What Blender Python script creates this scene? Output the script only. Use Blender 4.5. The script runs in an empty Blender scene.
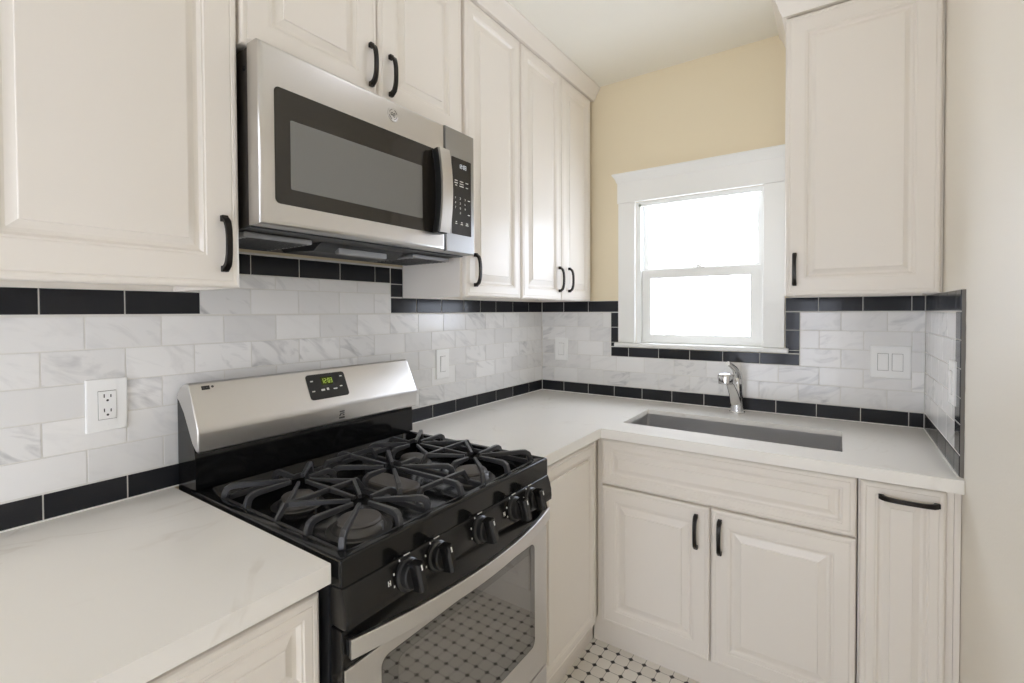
import bpy, bmesh, math, random
from mathutils import Matrix, Vector
random.seed(7)
C = bpy.context.scene.collection
PI = math.pi

# ------------------------------------------------------------------ dimensions (metres)
W = 1.761          # inner width of the kitchen, wall_left (x=0) to wall_right
HC = 2.615         # ceiling height
CT = 0.914         # worktop height
CD = 0.702         # worktop depth
YB = -4.0          # wall behind the viewer
TZ0, TZ1 = 0.914, 1.437

# ------------------------------------------------------------------ materials
MATS = {}
def newmat(name):
    m = bpy.data.materials.new(name); m.use_nodes = True
    nt = m.node_tree; b = nt.nodes['Principled BSDF']
    MATS[name] = m
    return m, nt, b
def setin(b, **k):
    for n, v in k.items():
        n = n.replace('_', ' ')
        if n in b.inputs: b.inputs[n].default_value = v
def rgb(r, g, b):
    f = lambda c: (c/255/12.92) if c/255 <= .04045 else ((c/255+.055)/1.055)**2.4
    return (f(r), f(g), f(b), 1)
def simple(name, col, rough=.5, metal=0, bump=0, bscale=60, var=0, coat=0, spec=.5, aniso=0):
    m, nt, b = newmat(name)
    setin(b, Base_Color=col, Roughness=rough, Metallic=metal, Coat_Weight=coat, Specular_IOR_Level=spec, Anisotropic=aniso)
    L = nt.links
    if bump or var:
        tc = nt.nodes.new('ShaderNodeTexCoord'); no = nt.nodes.new('ShaderNodeTexNoise')
        no.inputs['Scale'].default_value = bscale; no.inputs['Detail'].default_value = 4
        L.new(tc.outputs['Object'], no.inputs['Vector'])
        if bump:
            bp = nt.nodes.new('ShaderNodeBump'); bp.inputs['Strength'].default_value = bump; bp.inputs['Distance'].default_value = .002
            L.new(no.outputs['Fac'], bp.inputs['Height']); L.new(bp.outputs['Normal'], b.inputs['Normal'])
        if var:
            n2 = nt.nodes.new('ShaderNodeTexNoise'); n2.inputs['Scale'].default_value = bscale*.05
            L.new(tc.outputs['Object'], n2.inputs['Vector'])
            mx = nt.nodes.new('ShaderNodeMix'); mx.data_type = 'RGBA'
            mx.inputs['A'].default_value = col; mx.inputs['B'].default_value = tuple(c*(1-var) for c in col[:3])+(1,)
            L.new(n2.outputs['Fac'], mx.inputs['Factor']); L.new(mx.outputs['Result'], b.inputs['Base Color'])
    return m

simple('wall_paint', rgb(234, 221, 192), .55, bump=.25, bscale=180)
simple('right_wall_paint', rgb(240, 234, 222), .5, bump=.25, bscale=160)
simple('ceiling_paint', rgb(240, 237, 226), .75, bump=.2, bscale=150)
simple('cabinet_paint', rgb(237, 231, 222), .3, bump=.05, bscale=300)
simple('window_paint', rgb(240, 240, 236), .35)
simple('plate_white', rgb(246, 246, 244), .3)
simple('caulk_white', rgb(246, 245, 240), .5)
simple('grout_grey', rgb(222, 220, 214), .8, bump=.3, bscale=400)
simple('slot_black', (.006, .006, .006, 1), .5)
simple('bronze_black', (.018, .015, .013, 1), .32, metal=.6, spec=.5)
simple('black_enamel', (.006, .006, .006, 1), .12, spec=.4)
simple('black_panel', (.009, .0085, .008, 1), .16, spec=.42)
simple('black_plastic', (.012, .012, .012, 1), .3)
simple('cast_iron', (.045, .045, .047, 1), .30, bump=.35, bscale=500, spec=.5)
simple('burner_cap', (.125, .112, .102, 1), .5, bump=.2, bscale=400)
simple('burner_alloy', (.12, .115, .11, 1), .42, metal=.8)
simple('case_brown', (.040, .034, .028, 1), .4)
simple('dark_vent', (.05, .052, .055, 1), .45, metal=.5)
simple('filter_metal', (.36, .36, .36, 1), .42, metal=.9, bump=.6, bscale=900)
simple('chrome', (.72, .72, .72, 1), .09, metal=1)
simple('caulk_grey', rgb(112, 108, 102), .7)
simple('mark_white', rgb(232, 232, 226), .5)
simple('mark_grey', rgb(70, 70, 70), .4)
simple('side_grey_enamel', (.030, .031, .033, 1), .3)

def brushed(name, col, rough, scale):
    m, nt, b = newmat(name); L = nt.links
    setin(b, Base_Color=col, Roughness=rough, Metallic=1, Anisotropic=.5)
    tc = nt.nodes.new('ShaderNodeTexCoord'); mp = nt.nodes.new('ShaderNodeMapping'); mp.inputs['Scale'].default_value = scale
    no = nt.nodes.new('ShaderNodeTexNoise'); no.inputs['Scale'].default_value = 1; no.inputs['Detail'].default_value = 3
    L.new(tc.outputs['Object'], mp.inputs['Vector']); L.new(mp.outputs['Vector'], no.inputs['Vector'])
    mr = nt.nodes.new('ShaderNodeMapRange'); mr.inputs['To Min'].default_value = rough-.02; mr.inputs['To Max'].default_value = rough+.03
    L.new(no.outputs['Fac'], mr.inputs['Value']); L.new(mr.outputs['Result'], b.inputs['Roughness'])
    return m
brushed('stainless', (.68, .665, .645, 1), .30, (900, 40, 900))
brushed('stainless_dark', (.42, .425, .43, 1), .33, (900, 40, 900))
brushed('sink_steel', (.70, .69, .68, 1), .31, (60, 600, 600))

def gloss_glass(name, col, rough, spec, metal=0.0):
    m, nt, b = newmat(name)
    setin(b, Base_Color=col, Roughness=rough, Specular_IOR_Level=spec, IOR=1.52, Metallic=metal)
    return m
gloss_glass('oven_glass', (.030, .027, .023, 1), .03, 1.0)
MATS['oven_glass'].node_tree.nodes['Principled BSDF'].inputs['IOR'].default_value = 1.9
gloss_glass('oven_glass_inner', (.060, .053, .044, 1), .04, .62)
MATS['oven_glass_inner'].node_tree.nodes['Principled BSDF'].inputs['IOR'].default_value = 2.6
gloss_glass('black_glass', (.022, .019, .015, 1), .06, .6)
gloss_glass('screen_glass', (.185, .185, .175, 1), .16, .7)  # grey base imitates the bright room reflected in the microwave screen
gloss_glass('keypad_glass', (.017, .016, .015, 1), .12, .5)

def emit(name, col, s):
    m, nt, b = newmat(name); setin(b, Base_Color=(0.02, 0.02, .02, 1), Emission_Color=col, Emission_Strength=s); return m
emit('clock_green', (.42, .60, .04, 1), .75)
emit('clock_white', (.85, .88, .9, 1), .7)
emit('lamp_glass', (.95, .96, 1.08, 1), 4.0)
emit('fill_panel_glow', (.95, .96, 1.08, 1), .5)  # glow of the added ceiling panel, weak fill from behind
simple('display_green', (.035, .045, .006, 1), .2)

def quartz():
    m, nt, b = newmat('quartz'); L = nt.links; N = nt.nodes.new
    setin(b, Roughness=.22, Specular_IOR_Level=.45)
    tc = N('ShaderNodeTexCoord')
    n1 = N('ShaderNodeTexNoise'); n1.inputs['Scale'].default_value = 2.2; n1.inputs['Detail'].default_value = 5; n1.inputs['Distortion'].default_value = 1.2
    L.new(tc.outputs['Object'], n1.inputs['Vector'])
    r1 = N('ShaderNodeValToRGB'); e = r1.color_ramp.elements
    e[0].position = .478; e[0].color = (0, 0, 0, 1); e[1].position = .522; e[1].color = (0, 0, 0, 1)
    x = r1.color_ramp.elements.new(.5); x.color = (.38, .38, .38, 1)
    L.new(n1.outputs['Fac'], r1.inputs['Fac'])
    n2 = N('ShaderNodeTexNoise'); n2.inputs['Scale'].default_value = 7; n2.inputs['Detail'].default_value = 3
    L.new(tc.outputs['Object'], n2.inputs['Vector'])
    r2 = N('ShaderNodeMapRange'); r2.inputs['From Min'].default_value = .52; r2.inputs['From Max'].default_value = .72
    L.new(n2.outputs['Fac'], r2.inputs['Value'])
    mu = N('ShaderNodeMath'); mu.operation = 'MULTIPLY'; L.new(r1.outputs['Color'], mu.inputs[0]); L.new(r2.outputs['Result'], mu.inputs[1])
    mx = N('ShaderNodeMix'); mx.data_type = 'RGBA'
    mx.inputs['A'].default_value = rgb(243, 240, 234); mx.inputs['B'].default_value = rgb(200, 190, 174)
    L.new(mu.outputs[0], mx.inputs['Factor'])
    n3 = N('ShaderNodeTexNoise'); n3.inputs['Scale'].default_value = 1.6; n3.inputs['Detail'].default_value = 6
    L.new(tc.outputs['Object'], n3.inputs['Vector'])
    m2 = N('ShaderNodeMix'); m2.data_type = 'RGBA'; m2.blend_type = 'MULTIPLY'; m2.inputs['Factor'].default_value = 1
    rr = N('ShaderNodeMapRange'); rr.inputs['To Min'].default_value = .95; rr.inputs['To Max'].default_value = 1.03
    L.new(n3.outputs['Fac'], rr.inputs['Value'])
    L.new(mx.outputs['Result'], m2.inputs['A']); L.new(rr.outputs['Result'], m2.inputs['B'])
    L.new(m2.outputs['Result'], b.inputs['Base Color'])
quartz()

def marble():
    m, nt, b = newmat('marble_tile'); L = nt.links; N = nt.nodes.new
    setin(b, Roughness=.2, Specular_IOR_Level=.5)
    tc = N('ShaderNodeTexCoord'); ge = N('ShaderNodeNewGeometry')
    wn = N('ShaderNodeTexWhiteNoise'); wn.noise_dimensions = '1D'; L.new(ge.outputs['Random Per Island'], wn.inputs['W'])
    vm = N('ShaderNodeVectorMath'); vm.operation = 'MULTIPLY_ADD'; vm.inputs[1].default_value = (40, 40, 40)
    L.new(wn.outputs['Color'], vm.inputs[0]); L.new(tc.outputs['Object'], vm.inputs[2])
    rot = N('ShaderNodeVectorRotate'); rot.rotation_type = 'EULER_XYZ'; rot.inputs['Rotation'].default_value = (.5, .35, .6)
    L.new(vm.outputs[0], rot.inputs['Vector'])
    mp = N('ShaderNodeMapping'); mp.inputs['Scale'].default_value = (9, 9, 24); L.new(rot.outputs['Vector'], mp.inputs['Vector'])
    n1 = N('ShaderNodeTexNoise'); n1.inputs['Scale'].default_value = .8; n1.inputs['Detail'].default_value = 5; n1.inputs['Distortion'].default_value = 1.5
    L.new(mp.outputs['Vector'], n1.inputs['Vector'])
    r1 = N('ShaderNodeMapRange'); r1.inputs['From Min'].default_value = .50; r1.inputs['From Max'].default_value = .78
    L.new(n1.outputs['Fac'], r1.inputs['Value'])
    # per-tile strength of the veins
    p = N('ShaderNodeMath'); p.operation = 'MULTIPLY'; L.new(r1.outputs['Result'], p.inputs[0])
    sp = N('ShaderNodeSeparateColor'); L.new(wn.outputs['Color'], sp.inputs['Color'])
    pw = N('ShaderNodeMath'); pw.operation = 'POWER'; pw.inputs[1].default_value = 1.6; L.new(sp.outputs['Red'], pw.inputs[0])
    L.new(pw.outputs[0], p.inputs[1])
    mx = N('ShaderNodeMix'); mx.data_type = 'RGBA'; mx.inputs['A'].default_value = rgb(240, 239, 237); mx.inputs['B'].default_value = rgb(172, 172, 173)
    L.new(p.outputs[0], mx.inputs['Factor'])
    # per-tile tone
    tr = N('ShaderNodeMapRange'); tr.inputs['To Min'].default_value = .88; tr.inputs['To Max'].default_value = 1.03; L.new(sp.outputs['Green'], tr.inputs['Value'])
    m2 = N('ShaderNodeMix'); m2.data_type = 'RGBA'; m2.blend_type = 'MULTIPLY'; m2.inputs['Factor'].default_value = 1
    L.new(mx.outputs['Result'], m2.inputs['A']); L.new(tr.outputs['Result'], m2.inputs['B'])
    L.new(m2.outputs['Result'], b.inputs['Base Color'])
marble()

def blacktile():
    m, nt, b = newmat('black_tile'); L = nt.links; N = nt.nodes.new
    setin(b, Roughness=.16, Specular_IOR_Level=.2)
    ge = N('ShaderNodeNewGeometry'); mx = N('ShaderNodeMix'); mx.data_type = 'RGBA'
    mx.inputs['A'].default_value = (.018, .019, .022, 1); mx.inputs['B'].default_value = (.030, .030, .033, 1)
    L.new(ge.outputs['Random Per Island'], mx.inputs['Factor']); L.new(mx.outputs['Result'], b.inputs['Base Color'])
    tc = N('ShaderNodeTexCoord'); no = N('ShaderNodeTexNoise'); no.inputs['Scale'].default_value = 14
    bp = N('ShaderNodeBump'); bp.inputs['Strength'].default_value = .15; bp.inputs['Distance'].default_value = .003
    L.new(tc.outputs['Object'], no.inputs['Vector']); L.new(no.outputs['Fac'], bp.inputs['Height']); L.new(bp.outputs['Normal'], b.inputs['Normal'])
blacktile()

def mosaic():
    # octagon and dot floor, period 53.5 mm, dots on the lattice
    m, nt, b = newmat('octagon_mosaic'); L = nt.links; N = nt.nodes.new
    setin(b, Roughness=.3)
    P = .0535
    tc = N('ShaderNodeTexCoord'); sx = N('ShaderNodeSeparateXYZ'); L.new(tc.outputs['Object'], sx.inputs[0])
    def M(op, a, c=None):
        n = N('ShaderNodeMath'); n.operation = op
        for i, v in enumerate((a, c)):
            if v is None: continue
            if isinstance(v, (int, float)): n.inputs[i].default_value = v
            else: L.new(v, n.inputs[i])
        return n.outputs[0]
    def cell(o, off):                      # distance to the nearest lattice line in periods, 0 .. .5
        f = M('FRACT', M('DIVIDE', M('SUBTRACT', o, off), P))
        return M('SUBTRACT', .5, M('ABSOLUTE', M('SUBTRACT', f, .5)))
    dx = cell(sx.outputs['X'], .643-5*P*4); dy = cell(sx.outputs['Y'], -.659-P*200)
    d1 = M('ADD', dx, dy)
    dot = M('LESS_THAN', d1, .185)
    grd = M('MULTIPLY', M('LESS_THAN', d1, .225), M('GREATER_THAN', d1, .185))
    lin = M('LESS_THAN', M('MINIMUM', dx, dy), .022)
    grout = M('MAXIMUM', grd, lin)
    ix = M('FLOOR', M('DIVIDE', M('SUBTRACT', sx.outputs['X'], .643-5*P*4), P)); iy = M('FLOOR', M('DIVIDE', M('SUBTRACT', sx.outputs['Y'], -.659-P*200), P))
    cb = N('ShaderNodeCombineXYZ'); L.new(ix, cb.inputs[0]); L.new(iy, cb.inputs[1])
    wn = N('ShaderNodeTexWhiteNoise'); wn.noise_dimensions = '2D'; L.new(cb.outputs[0], wn.inputs['Vector'])
    def MX(f, a, c):
        n = N('ShaderNodeMix'); n.data_type = 'RGBA'; L.new(f, n.inputs['Factor'])
        for k, v in (('A', a), ('B', c)):
            if isinstance(v, tuple): n.inputs[k].default_value = v
            else: L.new(v, n.inputs[k])
        return n.outputs['Result']
    base = MX(wn.outputs['Value'], rgb(226, 221, 211), rgb(240, 236, 228))
    c1 = MX(grout, base, rgb(160, 155, 148)); c2 = MX(dot, c1, (.012, .011, .010, 1))
    L.new(c2, b.inputs['Base Color'])
    bp = N('ShaderNodeBump'); bp.inputs['Strength'].default_value = .4; bp.inputs['Distance'].default_value = .001; bp.invert = True
    L.new(grout, bp.inputs['Height']); L.new(bp.outputs['Normal'], b.inputs['Normal'])
mosaic()

def frosted(name, col, strength):          # obscured glass, its emission standing in for daylight behind it
    m = bpy.data.materials.new(name); m.use_nodes = True; nt = m.node_tree; nt.nodes.clear(); L = nt.links; N = nt.nodes.new
    em = N('ShaderNodeEmission'); em.inputs['Color'].default_value = col; em.inputs['Strength'].default_value = strength
    tr = N('ShaderNodeBsdfTranslucent'); tr.inputs['Color'].default_value = (.6, .62, .63, 1)
    ad = N('ShaderNodeAddShader'); L.new(em.outputs[0], ad.inputs[0]); L.new(tr.outputs[0], ad.inputs[1])
    gl = N('ShaderNodeBsdfGlossy'); gl.inputs['Roughness'].default_value = .25
    fr = N('ShaderNodeFresnel'); fr.inputs['IOR'].default_value = 1.45
    mx = N('ShaderNodeMixShader'); L.new(fr.outputs[0], mx.inputs[0]); L.new(ad.outputs[0], mx.inputs[1]); L.new(gl.outputs[0], mx.inputs[2])
    o = N('ShaderNodeOutputMaterial'); L.new(mx.outputs[0], o.inputs['Surface'])
    MATS[name] = m
frosted('frosted_glass', (.88, .95, 1.10, 1), 5.3)
frosted('fill_door_glass', (.90, .95, 1.10, 1), 6.2)  # glow of the added door panes, low fill from behind
frosted('fill_window_glass', (.90, .95, 1.10, 1), 1.05)  # glow of the added side window

# ------------------------------------------------------------------ geometry helpers
def frame(o, a, b, c):
    return Matrix(((a[0], b[0], c[0], o[0]), (a[1], b[1], c[1], o[1]), (a[2], b[2], c[2], o[2]), (0, 0, 0, 1)))
def FL(x=0, y=0, z=0): return frame((x, y, z), (0, 1, 0), (0, 0, 1), (1, 0, 0))       # on the left wall: along +y, up, out +x
def FB(x=0, y=0, z=0): return frame((x, y, z), (1, 0, 0), (0, 0, 1), (0, -1, 0))      # on the back wall: along +x, up, out -y
def FW(x=0, y=0, z=0): return frame((x, y, z), (0, -1, 0), (0, 0, 1), (-1, 0, 0))     # on the right wall
I4 = Matrix.Identity(4)

class MB:
    def __init__(s): s.bm = bmesh.new()
    def faces(s, vs, fs, M=I4):
        bv = [s.bm.verts.new(M @ Vector(v)) for v in vs]
        for f in fs:
            try: s.bm.faces.new([bv[i] for i in f])
            except ValueError: pass
        return bv
    def box(s, lo, hi, M=I4, r=0, seg=2):
        t = bmesh.new()
        bmesh.ops.create_cube(t, size=1)
        for v in t.verts:
            v.co = Vector([(lo[i]+hi[i])/2 + v.co[i]*(hi[i]-lo[i]) for i in range(3)])
        if r: bmesh.ops.bevel(t, geom=list(t.edges), offset=r, segments=seg, affect='EDGES', profile=.5)
        s.merge(t, M); return s
    def merge(s, t, M=I4):
        t.verts.index_update(); mp = [s.bm.verts.new(M @ v.co) for v in t.verts]
        for f in t.faces:
            try: s.bm.faces.new([mp[v.index] for v in f.verts])
            except ValueError: pass
        t.free()
    def loops(s, rings, M=I4, cap0=True, cap1=True, closed=True):
        n = len(rings[0]); R = [[s.bm.verts.new(M @ Vector(p)) for p in r] for r in rings]
        for a, b in zip(R, R[1:]):
            for i in range(n if closed else n-1):
                j = (i+1) % n
                try: s.bm.faces.new((a[i], a[j], b[j], b[i]))
                except ValueError: pass
        if cap0: s.bm.faces.new(R[0][::-1])
        if cap1: s.bm.faces.new(R[-1])
        return s
    def nested(s, w, h, prof, M=I4, rad=0, nseg=5):   # concentric rectangles (inset, height): raised panels, plates
        def ring(i, c):
            r = max(rad-i, 0) if rad else 0
            x0, y0, x1, y1 = i, i, w-i, h-i
            if not rad: return [(x0, y0, c), (x1, y0, c), (x1, y1, c), (x0, y1, c)]
            out = []
            for cx, cy, a0 in ((x1-r, y0+r, -PI/2), (x1-r, y1-r, 0), (x0+r, y1-r, PI/2), (x0+r, y0+r, PI)):
                for k in range(nseg+1):
                    a = a0+PI/2*k/nseg; out.append((cx+r*math.cos(a), cy+r*math.sin(a), c))
            return out
        return s.loops([ring(i, c) for i, c in prof], M)
    def prism(s, poly, h0, h1, M=I4):                 # polygon in (a,b) from c=h0 to h1
        return s.loops([[(x, y, h0) for x, y in poly], [(x, y, h1) for x, y in poly]], M)
    def holed(s, outer, holes, h0, h1, M=I4):
        t = bmesh.new(); es = []
        for lp in [outer]+holes:
            vs = [t.verts.new((x, y, h0)) for x, y in lp]
            es += [t.edges.new((vs[i], vs[(i+1) % len(vs)])) for i in range(len(vs))]
        bmesh.ops.triangle_fill(t, edges=es, use_beauty=True)
        ex = bmesh.ops.extrude_face_region(t, geom=list(t.faces))
        for g in ex['geom']:
            if isinstance(g, bmesh.types.BMVert): g.co.z = h1
        bmesh.ops.recalc_face_normals(t, faces=list(t.faces))
        bmesh.ops.dissolve_limit(t, angle_limit=.01, verts=list(t.verts), edges=list(t.edges))
        s.merge(t, M); return s
    def tube(s, path, r, n=10, M=I4, caps=True):
        P = [Vector(p) for p in path]; rs = r if isinstance(r, (list, tuple)) else [r]*len(P)
        rings = []; up = None
        for i, p in enumerate(P):
            d = (P[min(i+1, len(P)-1)]-P[max(i-1, 0)]).normalized()
            if up is None:
                up = Vector((0, 0, 1)) if abs(d.z) < .9 else Vector((1, 0, 0))
            u = (up-d*up.dot(d)).normalized(); up = u; v = d.cross(u)
            rings.append([p+(u*math.cos(2*PI*k/n)+v*math.sin(2*PI*k/n))*rs[i] for k in range(n)])
        return s.loops(rings, M, caps, caps)
    def bar(s, path, side, w, h, M=I4, ch=.25):       # rectangular bar with chamfered edges along a planar path
        P = [Vector(p) for p in path]; sd = Vector(side).normalized(); rings = []
        hs = h if isinstance(h, (list, tuple)) else [h]*len(P); ws = w if isinstance(w, (list, tuple)) else [w]*len(P)
        for i, p in enumerate(P):
            d0 = (P[i]-P[i-1]).normalized() if i else (P[1]-P[0]).normalized()
            d1 = (P[i+1]-P[i]).normalized() if i < len(P)-1 else d0
            d = (d0+d1).normalized(); nn = d.cross(sd).normalized()
            k = 1/max(d.dot(d0), .5); a, b = ws[i]/2, hs[i]/2*k; c = min(a, b)*ch
            rings.append([p+sd*x+nn*y for x, y in ((-a+c, -b), (a-c, -b), (a, -b+c), (a, b-c), (a-c, b), (-a+c, b), (-a, b-c), (-a, -b+c))])
        return s.loops(rings, M)
    def lathe(s, prof, M=I4, n=28, sx=1, sy=1):       # (radius, height) about the frame's third axis
        return s.loops([[(r*math.cos(2*PI*k/n)*sx, r*math.sin(2*PI*k/n)*sy, h) for k in range(n)] for r, h in prof], M)

def obj(name, mb, mat, parent=None, ang=35, label=None, bevel=0):
    bm = mb.bm
    bmesh.ops.recalc_face_normals(bm, faces=list(bm.faces))
    off = Vector((0, 0, 0)); p = parent
    while p: off += p.location; p = p.parent
    for v in bm.verts: v.co -= off
    me = bpy.data.meshes.new(name); bm.to_mesh(me); bm.free()
    me.materials.append(MATS[mat])
    me.shade_smooth(); me.set_sharp_from_angle(angle=math.radians(ang))
    o = bpy.data.objects.new(name, me); C.objects.link(o)
    if parent: o.parent = parent
    if label: o['label'] = label
    wn_ = o.modifiers.new('weighted', 'WEIGHTED_NORMAL'); wn_.keep_sharp = True; wn_.weight = 80
    if bevel:
        md = o.modifiers.new('edge', 'BEVEL'); md.width = bevel; md.segments = 2; md.limit_method = 'ANGLE'; md.angle_limit = math.radians(40)
    return o
def thing(name, loc, label, cat, group=None):
    o = bpy.data.objects.new(name, None); o.empty_display_size = .05; C.objects.link(o); o.location = loc
    o['label'] = label; o['category'] = cat
    if group: o['group'] = group
    return o
def struct(name, mb, mat, **k):
    o = obj(name, mb, mat, **k); o['kind'] = 'structure'; return o
def structroot(name, loc):
    o = bpy.data.objects.new(name, None); o.empty_display_size = .05; C.objects.link(o); o.location = loc; o['kind'] = 'structure'; return o

# ------------------------------------------------------------------ room shell
struct('floor', MB().box((-.12, YB-.12, -.08), (W+.12, .14, 0)), 'octagon_mosaic')
struct('ceiling', MB().box((-.12, YB-.12, HC), (W+.12, .14, HC+.1)), 'ceiling_paint')
wl = struct('wall_left', MB().box((-.12, YB, 0), (0, .14, HC)), 'wall_paint')
V0, V1, VZ0, VZ1 = 2.85, 3.75, .70, 1.95            # added side window, out of view, for fill light (a = -y)
wr = struct('wall_right', MB().holed([(-.14, 0), (-YB, 0), (-YB, HC), (-.14, HC)], [[(V0, VZ0), (V1, VZ0), (V1, VZ1), (V0, VZ1)]], -.12, 0, FW(W)), 'right_wall_paint')
w2 = structroot('fill_window', (W, -(V0+V1)/2, VZ0))  # window put in to brighten the left run
MV = FW(W)
sh = obj('fill_window_sash', MB().holed([(V0, VZ0), (V1, VZ0), (V1, VZ1), (V0, VZ1)], [[(V0+.06, VZ0+.06), (V1-.06, VZ0+.06), (V1-.06, VZ1-.06), (V0+.06, VZ1-.06)]], -.08, -.04, MV), 'window_paint', w2, bevel=.003)
obj('glass_pane', MB().box((V0+.058, VZ0+.058, -.063), (V1-.058, VZ1-.058, -.057), MV), 'fill_window_glass', sh)
for a, b, z0, z1 in ((V0-.08, V0, VZ0, VZ1), (V1, V1+.08, VZ0, VZ1), (V0-.08, V1+.08, VZ1, VZ1+.10), (V0-.10, V1+.10, VZ0-.03, VZ0)):
    obj('fill_window_casing', MB().box((a, z0, .0005), (b, z1, .02), MV, r=.003), 'window_paint', w2)
DX0, DX1 = .30, 1.56            # added glazed double door, out of view, for fill light
struct('wall_front', MB().holed([(-.12, 0), (W+.12, 0), (W+.12, HC), (-.12, HC)], [[(DX0, .001), (DX1, .001), (DX1, 2.10), (DX0, 2.10)]], 0, .12, frame((0, YB, 0), (1, 0, 0), (0, 0, 1), (0, -1, 0))), 'ceiling_paint')
dr = structroot('fill_door', (.93, YB, 0))  # door put in to send level light under the cabinets
for a, b in ((DX0, .929), (.931, DX1)):
    FD = frame((a, YB-.06, 0), (1, 0, 0), (0, 0, 1), (0, 1, 0)); wd = b-a
    lf = obj('fill_door_leaf', MB().holed([(.002, .004), (wd-.002, .004), (wd-.002, 2.096), (.002, 2.096)], [[(.16, .30), (wd-.16, .30), (wd-.16, 1.70), (.16, 1.70)]], -.02, .02, FD), 'window_paint', dr, bevel=.003)
    obj('glass_pane', MB().box((.158, .298, -.003), (wd-.158, 1.702, .003), FD), 'fill_door_glass', lf)
for a, b, z0, z1 in ((DX0-.09, DX0, 0, 2.10), (DX1, DX1+.09, 0, 2.10), (DX0-.09, DX1+.09, 2.10, 2.20)):
    obj('fill_door_casing', MB().box((a, z0, .0005), (b, z1, .02), frame((0, YB, 0), (1, 0, 0), (0, 0, 1), (0, 1, 0)), r=.003), 'window_paint', dr)
WX0, WX1, WZ0, WZ1 = .585, 1.187, 1.205, 1.955        # window opening
wb = struct('wall_back', MB().holed([(0, 0), (W, 0), (W, HC), (0, HC)], [[(WX0, WZ0), (WX1, WZ0), (WX1, WZ1), (WX0, WZ1)]], -.14, 0, FB()), 'wall_paint')
struct('baseboard_right', MB().box((W-.014, YB+.01, 0), (W-.001, -.72, .10), r=.003), 'window_paint')
struct('baseboard_left', MB().box((.001, YB+.01, 0), (.014, -2.42, .10), r=.003), 'window_paint')

# ------------------------------------------------------------------ wall tiles
RH, TL, G = .0792, .1545, .0028
def tile_rows(mb, M, rects, z0, a_off, T=.0085):
    # running bond of 3x6 inch tiles clipped to rectangles (a0,b0,a1,b1); rows start at z0
    for (a0, b0, a1, b1) in rects:
        k0 = int(math.floor((b0-z0)/RH))-1
        for k in range(k0, k0+12):
            r0, r1 = z0+k*RH, z0+(k+1)*RH
            lo, hi = max(r0+G/2, b0), min(r1-G/2, b1)
            if hi-lo < .008: continue
            off = a_off+(TL/2 if k % 2 else 0)
            i0 = int(math.floor((a0-off)/TL))-1
            for i in range(i0, i0+int((a1-a0)/TL)+4):
                x0, x1 = off+i*TL, off+(i+1)*TL
                p, q = max(x0+G/2, a0), min(x1-G/2, a1)
                if q-p < .006: continue
                mb.nested(q-p, hi-lo, [(0, .0005), (0, T-.0008), (.0012, T), ], M @ Matrix.Translation((p, lo, 0)))
def strip_h(mb, M, a0, a1, b0, b1, joints, T=.009):
    xs = [a0]+sorted(j for j in joints if a0 < j < a1)+[a1]
    for p, q in zip(xs, xs[1:]):
        mb.nested(q-p-G, b1-b0-G*.6, [(0, .0005), (0, T-.001), (.0015, T)], M @ Matrix.Translation((p+G/2, b0+G*.3, 0)))
def strip_v(mb, M, a0, a1, b0, b1, joints, T=.009):
    zs = [b0]+sorted(j for j in joints if b0 < j < b1)+[b1]
    for p, q in zip(zs, zs[1:]):
        mb.nested(a1-a0-G*.6, q-p-G, [(0, .0005), (0, T-.001), (.0015, T)], M @ Matrix.Translation((a0+G*.3, p+G/2, 0)))
Z1, Z2 = .977, 1.374           # top of lower black course, bottom of upper black course
def seq(a, b, s, o):
    out = []; x = o
    while x > a: x -= s
    while x < b:
        out.append(x); x += s
    return out
# left wall: a = y
ML = FL()
mb = MB()
tile_rows(mb, ML, [(-2.42, Z1, -.0095, Z2), (-1.857, Z2+G, -1.172, 1.492)], Z1, -2.1045)
obj('marble_tile_field', mb, 'marble_tile', wl)
mb = MB()
jl = [-2.337, -2.182, -2.028, -1.873, -1.09, -.94, -.787, -.630, -.472, -.318, -.155]
strip_h(mb, ML, -2.42, -.0095, TZ0+.001, Z1-G, jl)
jt = [-2.337, -2.182, -2.027, -1.872]
strip_h(mb, ML, -2.42, -1.857, Z2+G, TZ1, [-2.337, -2.182, -2.027])
strip_h(mb, ML, -1.172, -.0095, Z2+G, TZ1, [-1.034, -.88, -.725, -.60, -.47, -.315, -.155])
strip_v(mb, ML, -1.92, -1.857, TZ1+G, 1.556, [1.492])
strip_v(mb, ML, -1.172, -1.110, TZ1+G, 1.556, [1.492])
strip_h(mb, ML, -1.857+G, -1.172-G, 1.492+G, 1.556, [-1.717, -1.560, -1.404, -1.249])
obj('black_tile_border', mb, 'black_tile', wl)
mb = MB().prism([(-2.422, TZ0), (-.0075, TZ0), (-.0075, TZ1+.001), (-1.108, TZ1+.001), (-1.108, 1.562), (-1.922, 1.562), (-1.922, TZ1+.001), (-2.422, TZ1+.001)], .0004, .007, ML)
obj('tile_grout', mb, 'grout_grey', wl)
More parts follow.
